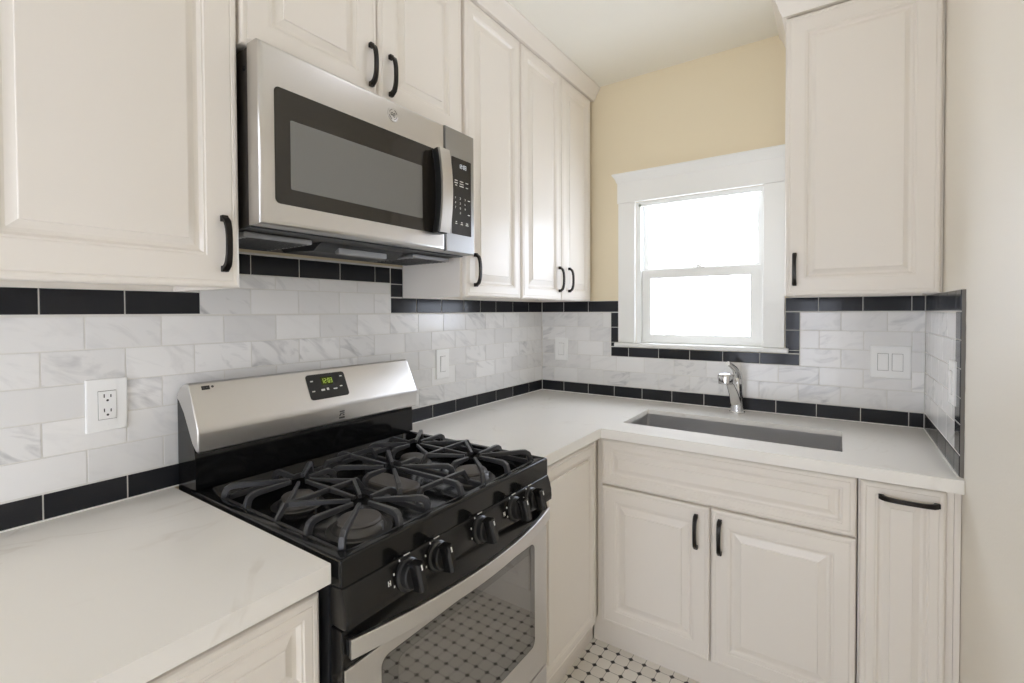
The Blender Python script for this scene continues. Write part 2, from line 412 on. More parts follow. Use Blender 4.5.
# back wall: a = x
MBk = FB()
BX0, BX1, BX2, BX3, BZ = .447, .497, 1.274, 1.331, 1.1365
mb = MB()
tile_rows(mb, MBk, [(.0095, Z1, W-.0095, BZ-G), (.0095, BZ, BX0-G, Z2), (BX3+G, BZ, W-.0095, Z2)], Z1, 1.6355)
obj('marble_tile_field', mb, 'marble_tile', wb)
mb = MB()
strip_h(mb, MBk, .0095, W-.0095, TZ0+.001, Z1-G, [.155*k for k in range(1, 12)])
strip_h(mb, MBk, .0095, .4900, Z2+G, TZ1, [.155, .311])
strip_h(mb, MBk, 1.2755, W-.0095, Z2+G, TZ1, [1.40, 1.555, 1.711])
strip_v(mb, MBk, BX0, .4900, BZ+.053, Z2, [1.294, 1.212])
strip_v(mb, MBk, 1.2765, BX3, BZ+.053, Z2, [1.293, 1.203])
strip_h(mb, MBk, BX0, BX3, BZ, BZ+.050, [.546, .707, .862, 1.015, 1.174])
obj('black_tile_border', mb, 'black_tile', wb)
mb = MB()
mb.holed([(.0075, TZ0), (W-.0075, TZ0), (W-.0075, TZ1+.001), (1.2755, TZ1+.001), (1.2755, BZ+.050), (.4905, BZ+.050), (.4905, TZ1+.001), (.0075, TZ1+.001)], [], .0004, .007, MBk)
obj('tile_grout', mb, 'grout_grey', wb)
# right wall: a = -y
MR = FW(W)
mb = MB()
tile_rows(mb, MR, [(.0095, Z1, .600, Z2)], Z1, .0095)
obj('marble_tile_field', mb, 'marble_tile', wr)
mb = MB()
strip_h(mb, MR, .0095, .672, TZ0+.001, Z1-G, [.155, .31, .465, .602])
strip_h(mb, MR, .0095, .672, Z2+G, TZ1, [.155, .31, .465, .602])
strip_v(mb, MR, .602, .672, Z1, Z2+G*.5, [1.062, 1.135, 1.216, 1.296])
obj('black_tile_border', mb, 'black_tile', wr)
mb = MB().box((.0075, TZ0, .0004), (.673, TZ1+.001, .007), MR)
obj('tile_grout', mb, 'grout_grey', wr)
obj('caulk_bead', MB().box((-2.42, CT+.0005, .009), (-.011, CT+.0035, .0125), ML), 'caulk_white', wl)
obj('caulk_bead', MB().box((.0095, CT+.0005, .009), (W-.0095, CT+.0035, .0125), MBk), 'caulk_white', wb)
obj('caulk_bead', MB().box((.0130, CT+.0005, .009), (.672, CT+.0035, .0125), MR), 'caulk_white', wr)
# uneven caulk bead where the tiles end on the plaster
mb = MB(); pts = []
for k in range(26):
    z = .916+k*.0208; w = .010+.009*abs(math.sin(k*1.7))*random.random()
    pts.append((z, w))
mb.loops([[(.6735, z, .0004), (.6735, z, .0075), (.6735+w*.4, z, .0055), (.6735+w, z, .0004)] for z, w in pts], MR)
obj('caulk_edge', mb, 'caulk_grey', wr)

# ------------------------------------------------------------------ window
wn = structroot('window_1', (.886, 0, 1.2))
def capprof(mb, x0, x1, prof):          # moulding on the back wall with mitred returns: (out, z)
    mb.loops([[(x0-(o-.022), z, 0.0004), (x0-(o-.022), z, o), (x1+(o-.022), z, o), (x1+(o-.022), z, .0004)] for o, z in prof], FB())
for a, b in ((.493, WX0), (WX1, 1.273)):
    obj('side_casing', MB().box((a, 1.2135, .0004), (b, WZ1, .022), FB(), r=.002), 'window_paint', wn)
mb = MB(); capprof(mb, .491, 1.275, [(.024, WZ1+.001), (.024, 2.062), (.028, 2.066), (.034, 2.085), (.047, 2.103), (.047, 2.110)])
obj('head_casing', mb, 'window_paint', wn)
obj('window_stool', MB().box((.478, 1.191, -.05), (1.289, 1.2125, .045), FB(), r=.004), 'window_paint', wn)
mb = MB()
mb.holed([(WX0-.0005, 1.213), (WX1+.0005, 1.213), (WX1+.0005, WZ1), (WX0-.0005, WZ1)], [[(WX0+.012, 1.2135), (WX1-.012, 1.2135), (WX1-.012, WZ1-.012), (WX0+.012, WZ1-.012)]], -.139, -.002, FB())
# parting stops
mb.box((WX0+.011, 1.2135, -.040), (WX0+.024, WZ1-.012, -.004), FB()); mb.box((WX1-.0125, 1.2135, -.020), (WX1-.0115, WZ1-.012, -.004), FB())
mb.box((WX0+.011, WZ1-.024, -.022), (WX1-.011, WZ1-.012, -.004), FB())
obj('window_jamb', mb, 'window_paint', wn)
def sash(name, x0, x1, z0, z1, stile, bot, top, c0, c1):
    mb = MB().holed([(x0, z0), (x1, z0), (x1, z1), (x0, z1)], [[(x0+stile, z0+bot), (x1-stile, z0+bot), (x1-stile, z1-top), (x0+stile, z1-top)]], c0, c1, FB())
    s = obj(name, mb, 'window_paint', wn, bevel=.003)
    g = obj('glass_pane', MB().box((x0+stile-.002, z0+bot-.002, (c0+c1)/2-.002), (x1-stile+.002, z1-top+.002, (c0+c1)/2+.002), FB()), 'frosted_glass', s)
    return s
us = sash('upper_sash', WX0+.025, WX1-.0125, 1.572, WZ1-.0125, .022, .034, .020, -.085, -.055)
ls = sash('lower_sash', WX0+.0255, WX1-.0125, 1.2135, 1.597, .045, .046, .046, -.052, -.022)
mb = MB().box((.865, 1.597, -.050), (.925, 1.603, -.024), FB(), r=.002).lathe([(.012, 0), (.012, .010), (.009, .013), (.001, .013)], frame((.895, .037, 1.603), (1, 0, 0), (0, 1, 0), (0, 0, 1)), 16)
mb.box((.889, 1.609, -.043), (.930, 1.616, -.033), FB(), r=.002)
obj('sash_lock', mb, 'window_paint', wn)

# ------------------------------------------------------------------ cabinets
def door_prof(fw, bw, t=.020):
    return [(0, 0), (0, t-.006), (.0025, t-.002), (.007, t), (.013, t), (.0150, t-.0016), (.0170, t), (fw-.016, t), (fw-.0135, t-.002), (fw-.010, t-.002), (fw-.004, t-.0085), (fw, t-.0095),
            (fw+.004, t-.0095), (fw+bw*.8, t-.004), (fw+bw-.001, t-.0030), (fw+bw, t-.0004), (fw+bw+.001, t)]
def panel(name, parent, M, w, h, fw=.06, bw=.026):
    return obj(name, MB().nested(w, h, door_prof(fw, bw), M), 'cabinet_paint', parent, ang=9)
def pull(parent, M, ln=.112):      # arched pull: along a, standing off along c, origin at its middle
    n = 14; pts = []; hs = []; ws = []
    for i in range(n+1):
        t = -1+2*i/n
        pts.append((t*ln/2, 0, .010+.0185*math.sqrt(max(0, 1-(abs(t)**2.4)))))
        hs.append(.0078+.001*abs(t)**3); ws.append(.0125+.003*abs(t)**3)
    mb = MB(); mb.bar(pts, (0, 1, 0), ws, hs, M)
    for sgn in (-1, 1):
        mb.box((sgn*ln/2-.007, -.0068, .0004), (sgn*ln/2+.007, .0068, .0125), M, r=.0018)
    return obj('handle', mb, 'bronze_black', parent)
def vpull(M, a, b): return M @ Matrix.Translation((a, b, .0204)) @ Matrix(((0, -1, 0, 0), (1, 0, 0, 0), (0, 0, 1, 0), (0, 0, 0, 1)))
def hpull(M, a, b): return M @ Matrix.Translation((a, b, .0204))
def carcass(parent, M, w, h, d, lip=True, name='carcass'):
    # M: origin at lower left back corner of the front plane; depth goes to -c
    mb = MB(); c0 = -d
    prof = [(0, c0), (0, -.0008)]
    # closed box with the underside set up inside a lip
    A = lambda a0, a1, z, c1, c2: [(a0, z, c1), (a1, z, c1), (a1, z, c2), (a0, z, c2)]
    rings = []
    if lip: rings += [A(.018, w-.018, .016, c0+.001, -.020), A(.018, w-.018, 0, c0+.001, -.020)]
    rings += [A(0, w, 0, c0, -.0008), A(0, w, h, c0, -.0008)]
    mb.loops(rings, M)
    return obj(name, mb, 'cabinet_paint', parent)
XU = .318   # carcass front plane of the wall cabinets, doors stand .0205 proud
UT = 2.545

def upper(name, loc, label, y0, y1, z0, doors, fw, bw, group=None):
    t = thing(name, loc, label, 'cabinet', group)
    M = FL(XU, y0, z0)
    carcass(t, M, y1-y0, UT-z0, XU-.0125)
    for (a0, a1, hy, hz) in doors:
        Md = FL(XU+.0005, a0, z0-.0005)
        d = panel('door', t, Md, a1-a0, UT-z0-.004, fw, bw)
        if hy is not None: pull(d, vpull(FL(XU+.0005, 0, 0), hy, hz))
    return t
upper('wall_cabinet', (.16, -2.14, 1.437), 'cream upper cabinet left of the microwave, above the marble by the outlet', -2.372, -1.9055, 1.437, [(-2.370, -1.9075, -1.944, 1.534)], .085, .0185)
upper('wall_cabinet', (.16, -1.51, 2.0), 'short cream two-door cabinet directly above the microwave', -1.902, -1.117, 2.002, [(-1.900, -1.5055, -1.5325, 2.103), (-1.5015, -1.119, -1.4585, 2.100)], .083, .023)
upper('wall_cabinet', (.16, -.92, 1.437), 'tall cream single-door cabinet just right of the microwave', -1.113, -.732, 1.437, [(-1.100, -.735, -1.053, 1.538)], .060, .028)
upper('wall_cabinet', (.16, -.37, 1.437), 'cream two-door upper cabinet in the corner left of the window', -.729, -.030, 1.437, [(-.724, -.3695, -.3965, 1.538), (-.3655, -.034, -.297, 1.540)], .062, .026)
# wall cabinet right of the window
t = thing('wall_cabinet', (1.53, -.16, 1.437), 'cream upper cabinet right of the window against the right wall', 'cabinet')
carcass(t, FB(1.297, -.320, 1.437), W-.0012-1.297, 2.50-1.437, .307)
d = panel('door', t, FB(1.300, -.3205, 1.4365), 1.752-1.300, 1.060, .080, .017)
pull(d, vpull(FB(0, -.3205, 0), 1.333, 1.537))
# crown mouldings
crown = [(.002, 0), (.012, 0), (.014, .006), (.019, .012), (.026, .030), (.037, .048), (.042, .056), (.048, .060), (.048, .070)]
zc = UT+.0005
prof = [(.336+o-.002, zc+h*(HC-zc-.0008)/.070) for o, h in crown]
mb = MB(); poly = [(.0015, zc)]+prof+[(.0015, HC-.0008)]
mb.loops([[(x, y, z) for x, z in poly] for y in (-2.372, -.0015)])
mb2 = mb
struct('trim_1', mb, 'cabinet_paint')
# crown on the right cabinet: front and left return
zc2 = 2.5005; hh = HC-zc2-.0008
mb = MB()
rings = []
for o, h in [(.002, 0), (.012, 0), (.014, .008), (.020, .020), (.026, .040), (.040, .075), (.048, .090), (.053, .096), (.053, .1137)]:
    z = zc2+h/.1137*hh; o -= .002
    rings.append([(1.297-o, -.0015, z), (1.297-o, -.3415-o, z), (W-.0015, -.3415-o, z), (W-.0015, -.0015, z)])
mb.loops(rings)
struct('trim_2', mb, 'cabinet_paint')

# base cabinets
XB = .658
def toe(parent, M, w): return obj('toe_kick', MB().box((0, 0, -.40), (w, .118, -.032), M), 'cabinet_paint', parent)
t = thing('base_cabinet', (.33, -2.17, 0), 'cream base cabinet under the worktop left of the range', 'cabinet')
carcass(t, FL(XB, -2.40, .1185), .466, .7565, .640, lip=False); toe(t, FL(XB, -2.40, 0), .466)
panel('drawer_front', t, FL(XB+.0005, -2.396, .670), .460, .183, .048, .020)
pull(t.children[-1], hpull(FL(XB+.0005, 0, 0), -2.17, .762))
dd = panel('door', t, FL(XB+.0005, -2.396, .125), .460, .538, .06, .03)
pull(dd, vpull(FL(XB+.0005, 0, 0), -2.365, .59))
t = thing('base_cabinet', (.33, -.93, 0), 'cream base cabinet between the range and the inner corner', 'cabinet')
carcass(t, FL(XB, -1.151, .1185), 1.143, .7565, .640, lip=False); toe(t, FL(XB-.0, -1.151, 0), .52)
panel('door', t, FL(XB+.0005, -1.147, .125), .436, .738, .058, .004)
YBf = -.658
t = thing('sink_cabinet', (1.1, -.33, 0), 'cream sink base cabinet with two doors below the window', 'cabinet')
# the sink bowl hangs inside: the carcass is a box open at its top
w = 1.524-.661
mb = MB()
A = lambda i, z: [(i, z, -.640+i), (w-i, z, -.640+i), (w-i, z, -.0008-i), (i, z, -.0008-i)]
mb.loops([A(0, .7565), A(0, 0), A(.018, 0.018), A(.018, .7565)][0:2], FB(.661, YBf, .1185), cap0=False, cap1=True)
mb.loops([A(.0, .7565), A(.014, .7565), A(.014, .018)], FB(.661, YBf, .1185), cap0=False, cap1=True)
obj('carcass', mb, 'cabinet_paint', t)
obj('toe_kick', MB().box((.63, -.626, 0), (1.524, -.30, .118)), 'cabinet_paint', t)
panel('false_drawer_front', t, FB(.686, YBf-.0005, .686), .836, .182, .050, .020)
d = panel('door', t, FB(.688, YBf-.0005, .125), .4115, .553, .071, .026); pull(d, vpull(FB(0, YBf-.0005, 0), 1.055, .586))
d = panel('door', t, FB(1.105, YBf-.0005, .125), .417, .553, .071, .026); pull(d, vpull(FB(0, YBf-.0005, 0), 1.135, .586))
t = thing('pull_out_cabinet', (1.64, -.33, 0), 'narrow cream pull-out cabinet with a horizontal handle by the right wall', 'cabinet')
carcass(t, FB(1.527, YBf, .1185), 1.745-1.527, .7565, .640, lip=False); obj('toe_kick', MB().box((1.527, -.626, 0), (1.745, -.30, .118)), 'cabinet_paint', t)
d = panel('pull_out_front', t, FB(1.531, YBf-.0005, .125), .196, .742, .052, .020); pull(d, hpull(FB(0, YBf-.0005, 0), 1.644, .828), .125)
obj('filler_strip', MB().box((1.7455, -.662, 0), (W-.0015, -.64, .875)), 'cabinet_paint', t)

# ------------------------------------------------------------------ worktops
ZS = .8945
mb = MB().prism([(.0105, -2.42), (CD, -2.42), (CD, -1.929), (.0105, -1.929)], ZS, CT)
mb.box((CD-.028, -2.42, .8765), (CD, -1.929, ZS)); mb.box((.02, -2.42, .8765), (CD-.028, -2.40, ZS))
o = obj('worktop', mb, 'quartz')
o['label'] = 'white veined quartz worktop left of the range'; o['category'] = 'worktop'
SX0, SX1, SY0, SY1 = .729, 1.487, -.558, -.236
mb = MB().holed([(.0105, -1.157), (CD-.006, -1.157), (CD-.006, -CD), (W-.0015, -CD), (W-.0015, -.0105), (.0105, -.0105)],
                [[(SX0, SY0), (SX1, SY0), (SX1, SY1), (SX0, SY1)]], ZS, CT)
mb.box((CD-.034, -1.157, .8765), (CD-.006, -CD, ZS)); mb.box((CD-.034, -CD, .8765), (W-.0015, -CD+.028, ZS))
o = obj('worktop', mb, 'quartz')
o['label'] = 'long white L-shaped quartz worktop around the sink and corner'; o['category'] = 'worktop'

# ------------------------------------------------------------------ sink and faucet
t = thing('sink', (1.108, -.397, .70), 'undermount stainless steel sink set in the worktop under the window', 'sink')
def rr(x0, y0, x1, y1, r, z, n=4):
    out = []
    for cx, cy, a0 in ((x1-r, y0+r, -PI/2), (x1-r, y1-r, 0), (x0+r, y1-r, PI/2), (x0+r, y0+r, PI)):
        for k in range(n+1):
            a = a0+PI/2*k/n; out.append((cx+r*math.cos(a), cy+r*math.sin(a), z))
    return out
e = .003
mb = MB().loops([rr(SX0-.012, SY0-.012, SX1+.012, SY1+.012, .016, .8935), rr(SX0-e, SY0-e, SX1+e, SY1+e, .012, .8937), rr(SX0-e+.001, SY0-e+.001, SX1+e-.001, SY1+e-.001, .012, .73),
                 rr(SX0+.004, SY0+.004, SX1-.004, SY1-.004, .02, .706), rr(SX0+.02, SY0+.02, SX1-.02, SY1-.02, .02, .700)], cap0=False)
obj('bowl', mb, 'sink_steel', t)
D = frame((1.108, -.36, .7002), (1, 0, 0), (0, 1, 0), (0, 0, 1))
obj('drain', MB().lathe([(.055, 0), (.055, .003), (.045, .004), (.040, .001), (.012, .001), (.010, .006), (.001, .007)], D), 'chrome', t)

t = thing('faucet', (1.092, -.075, CT), 'chrome pull-out kitchen faucet with a lever, behind the sink', 'faucet')
fx, fy = 1.092, -.082
F = frame((fx, fy, CT), (1.12, 0, 0), (0, 1.12, 0), (0, 0, 1))
mb = MB().lathe([(.030, 0.0003), (.030, .006), (.027, .010), (.0255, .03), (.0235, .08), (.0225, .12), (.023, .135), (.022, .150), (.017, .162), (.006, .168), (.001, .169)], F)
obj('body', mb, 'chrome', t)
# spout climbing out over the bowl, ending in the spray head
sp = [(fx-.004, fy-.012, CT+.050), (fx-.008, fy-.042, CT+.098), (fx-.014, fy-.078, CT+.138), (fx-.019, fy-.110, CT+.166), (fx-.022, fy-.132, CT+.178)]
s = obj('spout', MB().tube(sp, [.024, .0215, .0185, .018, .020], 18), 'chrome', t)
hd = frame((fx-.024, fy-.140, CT+.145), (1.32, 0, 0), (0, 1.28, -.30), (0, .24, .97))
mb = MB().lathe([(.0185, 0), (.0225, .002), (.0245, .012), (.0255, .022), (.0265, .027), (.0265, .036), (.024, .042), (.016, .0475), (.006, .049), (.001, .049)], hd)
obj('spray_head', mb, 'chrome', s)
# lever on top, tip leaning forward
mb = MB().tube([(fx+.004, fy+.002, CT+.155), (fx+.002, fy-.004, CT+.178), (fx-.008, fy-.022, CT+.203), (fx-.022, fy-.045, CT+.222), (fx-.030, fy-.058, CT+.229)], [.0205, .0180, .0125, .0100, .0108], 14)
obj('lever', mb, 'chrome', t)

# ------------------------------------------------------------------ wall plates
def rocker(mb, M, a, b):
    mb.nested(.033, .067, [(0, .005), (0, .0078), (.001, .0084)], M @ Matrix.Translation((a-.0165, b-.0335, 0)))
def plate(name, loc, label, cat, M, w, h, kind, group=None):
    t = thing(name, loc, label, cat, group)
    p = obj('cover_plate', MB().nested(w, h, [(0, .0002), (0, .004), (.002, .0058), (.004, .0062)], M @ Matrix.Translation((-w/2, -h/2, 0))), 'plate_white', t)
    for a in ([0] if kind != 'double' else [-.023, .023]):
        obj('recess', MB().box((a-.0178, -.0348, .0055), (a+.0178, .0348, .0064), M), 'caulk_grey', p)
        if kind == 'outlet':
            m2 = MB().nested(.034, .067, [(0, .0056), (0, .0082), (.001, .0088)], M @ Matrix.Translation((a-.017, -.0335, 0)))
            r = obj('receptacle', m2, 'plate_white', t)
            m3 = MB()
            for dz in (-.0175, .0175):
                for da, hh_ in ((-.0064, .0085), (.0064, .007)):
                    m3.box((a+da-.0011, dz+.001, .0086), (a+da+.0011, dz+.001+hh_, .0092), M)
                m3.lathe([(.0026, .0086), (.0026, .0092), (.0002, .0092)], M @ Matrix.Translation((a, dz-.006, 0)), 12)
            obj('socket_slots', m3, 'slot_black', r)
        else:
            m2 = MB(); tilt = M @ Matrix.Translation((a, 0, .0056)) @ Matrix.Rotation(math.radians(2.2), 4, 'X')
            m2.nested(.033, .067, [(0, 0), (0, .0028), (.001, .0034)], tilt @ Matrix.Translation((-.0165, -.0335, 0)))
            obj('rocker', m2, 'plate_white', t)
    for a in ([0] if kind != 'double' else [-.023, .023]):
        for s_ in (-1, 1): obj('plate_screw', MB().lathe([(.0026, .0061), (.0026, .0068), (.0003, .0070)], M @ Matrix.Translation((a, s_*.0485, 0)), 12), 'plate_white', p)
    return t
plate('outlet', (.009, -2.067, 1.158), 'white duplex outlet on the marble left of the range', 'outlet', FL(.009, -2.067, 1.158), .080, .126, 'outlet')
plate('light_switch', (.009, -.880, 1.148), 'white single switch plate on the marble right of the range', 'switch', FL(.009, -.880, 1.148), .082, .130, 'switch')
plate('light_switch', (.140, -.009, 1.163), 'white single wall plate on the back wall near the inner corner', 'switch', FB(.142, -.009, 1.163), .082, .130, 'switch')
plate('light_switch', (1.645, -.009, 1.170), 'white double rocker switch on the back wall right of the sink', 'switch', FB(1.645, -.009, 1.170), .131, .131, 'double')
plate('light_switch', (W-.009, -.600, 1.168), 'white switch plate on the right wall tiles near the worktop end', 'switch', FW(W-.009, -.585, 1.168), .082, .128, 'switch')

# ------------------------------------------------------------------ microwave
t = thing('microwave', (.2, -1.518, 1.58), 'stainless over-the-range microwave above the gas range', 'microwave')
my0, my1, mz0, mz1 = -1.896, -1.139, 1.581, 1.994
ysp = -1.287
mb = MB()
# case with its underside stepping up behind the front lip
pr = [(.0115, 1.570), (.30, 1.577), (.353, 1.582), (.357, 1.582), (.357, 1.990), (.0115, 1.990)]
mb.loops([[(x, y, z) for x, z in pr] for y in (my0+.004, my1-.003)])
obj('case', mb, 'case_brown', t)
MM = FL(.3575, my0, mz0)
hh = mz1-mz0
d = obj('door', MB().nested(ysp-my0-.001, hh, [(0, 0), (0, .040), (.004, .047), (.008, .0495), (.012, .0505)], MM), 'stainless', t, ang=50)
p = obj('control_panel', MB().nested(my1-ysp-.001, hh, [(0, 0), (0, .044), (.002, .0495), (.004, .0505)], FL(.3575, ysp+.001, mz0)), 'stainless_dark', t)
xf = .3575+.0505
g = obj('window_bezel', MB().nested(.547, .268, [(0, .0002), (0, .0008), (.001, .0012)], FL(xf, -1.862, 1.632), rad=.012), 'black_glass', d)
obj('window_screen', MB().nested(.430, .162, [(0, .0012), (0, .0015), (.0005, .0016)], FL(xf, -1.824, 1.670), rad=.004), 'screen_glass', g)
# handle: bowed bar with black sides and a stainless face
n = 12; hp = []; hb = []
for i in range(n+1):
    u = -1+2*i/n; z = 1.632+.262*(i/n)
    c = .036+.014*(1-u*u)
    hp.append((xf+c, -1.334, z)); hb.append((xf+c-.0185, -1.334, z))
hnd = obj('handle', MB().bar(hb, (0, 1, 0), .044, .026), 'black_plastic', d)
obj('handle_face', MB().bar(hp, (0, 1, 0), .046, .010), 'stainless', hnd)
for z in (1.643, 1.883): obj('handle_mount', MB().box((xf-.0, -1.349, z-.014), (xf+.030, -1.319, z+.014), r=.003), 'black_plastic', hnd)
# keypad
k = obj('keypad', MB().nested(.101, .258, [(0, .0002), (0, .0008), (.0006, .0011)], FL(xf, -1.258, 1.642), rad=.003), 'keypad_glass', p)
SEG = {'0': 'abcdef', '1': 'bc', '2': 'abged', '3': 'abgcd', '4': 'fgbc', '5': 'afgcd', '6': 'afgedc', '7': 'abc', '8': 'abcdefg', '9': 'abcdfg'}
def digits(mb, txt, M, h, w, th):
    x = 0
    for ch in txt:
        if ch == ':':
            for b in (.3, .7): mb.box((x, h*b-th*.6, 0), (x+th*1.1, h*b+th*.6, .0004), M)
            x += th*2.6; continue
        for sg in SEG[ch]:
            a, b = {'a': ((0, h-th), (w, h)), 'g': ((0, h/2-th/2), (w, h/2+th/2)), 'd': ((0, 0), (w, th)), 'f': ((0, h/2), (th, h)), 'b': ((w-th, h/2), (w, h)), 'e': ((0, 0), (th, h/2)), 'c': ((w-th, 0), (w, h/2))}[sg]
            mb.box((x+a[0], a[1], 0), (x+b[0], b[1], .0004), M)
        x += w*1.35
    return x
mb = MB(); digits(mb, '12:03', FL(xf+.0012, -1.221, 1.868), .014, .0065, .0018); obj('clock_digits', mb, 'clock_white', k)
def key(name, fn):
    mb = MB(); fn(mb); obj(name, mb, 'mark_white', k)
def text(mb, txt, size, M, bold=0):
    cu = bpy.data.curves.new('t', 'FONT'); cu.body = txt; cu.size = size; cu.extrude = .0002; cu.align_x = 'CENTER'; cu.offset = bold; cu.resolution_u = 3
    o = bpy.data.objects.new('t', cu); me = bpy.data.meshes.new_from_object(o)
    b = bmesh.new(); b.from_mesh(me); mb.merge(b, M)
    bpy.data.objects.remove(o); bpy.data.curves.remove(cu); bpy.data.meshes.remove(me)
for r, row in enumerate(('123', '456', '789')):
    for c_, ch in enumerate(row):
        key('key_digit', lambda mb: text(mb, ch, .0105, FL(xf+.0013, -1.240+.025*c_, 1.762-.0165*r)))
key('key_digit', lambda mb: text(mb, '0', .0105, FL(xf+.0013, -1.215, 1.762-.0165*3)))
for r, (z, ws) in enumerate(((1.822, (.014, .018, .014)), (1.814, (.016, .020, .0)), (1.806, (.010, .022, .012)))):
    for c_, w_ in enumerate(ws):
        if w_: key('key_mark', lambda mb: mb.box((-w_/2, 0, 0), (w_/2, .0028, .0004), FL(xf+.0012, -1.236+.028*c_, z)))
for c_, w_ in enumerate((.010, .012, .014)):
    key('key_mark', lambda mb: mb.box((-w_/2, 0, 0), (w_/2, .0028, .0004), FL(xf+.0012, -1.236+.028*c_, 1.677)) and mb.box((-w_/2+.002, .006, 0), (w_/2-.002, .009, .0004), FL(xf+.0012, -1.236+.028*c_, 1.677)))
for c_ in (0, 3): key('key_mark', lambda mb: mb.box((-.006, 0, 0), (.006, .0025, .0004), FL(xf+.0012, -1.170, 1.7635-.0165*c_)))
# round emblem
E = FL(xf, -1.509, 1.951)
em = obj('emblem', MB().lathe([(.0205, .0002), (.0205, .0012), (.0195, .0022), (.0178, .0012), (.0001, .0010)], E, 32), 'stainless', d)
mb = MB()
def arc(cx, cy, r, a0, a1, n=12): return [(cx+r*math.cos(a0+(a1-a0)*i/n), cy+r*math.sin(a0+(a1-a0)*i/n), .0015) for i in range(n+1)]
mb.tube(arc(-.0040, .0010, .0042, .6, 5.6)+[(-.0012, -.0008, .0015), (-.0042, -.0006, .0015)], .0007, 6, E)
mb.tube(arc(.0046, .0022, .0028, -1.4, 3.6)+arc(.0046, -.0030, .0030, 1.9, 5.6), .0007, 6, E)
for q in range(4): mb.tube(arc(0, 0, .0140, q*PI/2+.25, q*PI/2+1.25), .0007, 6, E)
obj('monogram', mb, 'dark_vent', em)
# underside: grease filters, lamp cover, vent
U = lambda x, y, z: frame((x, y, z), (1, 0, 0), (0, 1, 0), (0, 0, 1))
for y0, y1 in ((-1.880, -1.700), (-1.330, -1.150)):
    mb = MB(); mb.box((.07, y0, 1.562), (.30, y1, 1.576), r=.003)
    f = obj('grease_filter', mb, 'filter_metal', t)
    m2 = MB()
    for i in range(11):
        x = .085+i*.020; m2.box((x, y0+.012, 1.5605), (x+.008, y1-.012, 1.5635))
    obj('filter_slats', m2, 'dark_vent', f)
mb = MB()
mb.loops([[(x, y, z) for x, z in ((.08, 1.574), (.29, 1.576), (.25, 1.554), (.10, 1.560))] for y in (-1.665, -1.360)])
lm = obj('lamp_housing', mb, 'dark_vent', t)
obj('lamp_lens', MB().box((.255, -1.60, 1.550), (.275, -1.42, 1.570), r=.004), 'filter_metal', lm)
obj('bottom_lip', MB().box((.318, my0+.004, 1.577), (.357, my1-.003, 1.5815), r=.001), 'dark_vent', t)
obj('side_screw', MB().lathe([(.006, 0), (.006, .002), (.004, .003), (.0005, .003)], frame((.338, my0+.004, 1.945), (1, 0, 0), (0, 0, -1), (0, -1, 0)), 14), 'slot_black', t)

# ------------------------------------------------------------------ range
ry0, ry1 = -1.921, -1.1645
t = thing('gas_range', (.36, -1.543, 0), 'stainless and black gas range with five burners under the microwave', 'range')
R = t
obj('body', MB().box((.03, ry0+.003, .06), (.678, ry1-.003, .868)), 'side_grey_enamel', t)
for x in (.08, .62):
    for y in (ry0+.05, ry1-.05):
        obj('foot', MB().lathe([(.018, 0), (.018, .012), (.010, .016), (.010, .06)], U(x, y, 0), 14), 'black_plastic', t)
# cooktop: rim and pressed well
def rect(i, z, x0=.088, x1=.7215, f=0): return rr(x0+i+f, ry0+i, x1-i, ry1-i, max(.004, .03 if i > .015 else .006), z, 4)
mb = MB().loops([rect(0, .8685), rect(0, .914), rect(.002, .9185), rect(.006, .920), rect(.019, .920), rect(.025, .9175), rect(.040, .884), rect(.052, .8765), rect(.10, .8745)])
obj('cooktop', mb, 'black_enamel', t, ang=50)
# burners
caps = [(.553, -1.750, .050), (.300, -1.750, .040), (.553, -1.340, .048), (.300, -1.340, .038)]
for x, y, r in caps:
    b = obj('burner', MB().lathe([(r+.026, .8742), (r+.024, .8765), (r+.012, .878), (r+.008, .886), (r-.002, .8935), (.002, .8935)], U(x, y, 0), 30), 'burner_alloy', t)
    obj('burner_cap', MB().lathe([(r*.8, .892), (r, .8925), (r+.001, .8965), (r-.003, .9005), (r*.6, .902), (.001, .9025)], U(x, y, 0), 32), 'burner_cap', b)
    obj('igniter', MB().tube([(x+r*.9+.012, y+.02, .876), (x+r*.9+.012, y+.02, .898)], .0022, 8), 'filter_metal', b)
def stadium(cx, cy, r, L, z, n=10): return [(cx+r*math.cos(a)+(L if math.cos(a) > 0 else -L), cy+r*math.sin(a), z) for a in [(-PI/2+1e-3)+(PI-2e-3)*k/n for k in range(n+1)]+[(PI/2+1e-3)+(PI-2e-3)*k/n for k in range(n+1)]]
cx, cy = .430, -1.545
b = obj('burner', MB().loops([stadium(cx, cy, r, .055, z) for r, z in ((.052, .8742), (.050, .878), (.040, .880), (.036, .8935), (.010, .8935))]), 'burner_alloy', t)
obj('burner_cap', MB().loops([stadium(cx, cy, r, .055, z) for r, z in ((.034, .892), (.041, .8925), (.041, .897), (.037, .901), (.015, .9025))]), 'burner_cap', b)
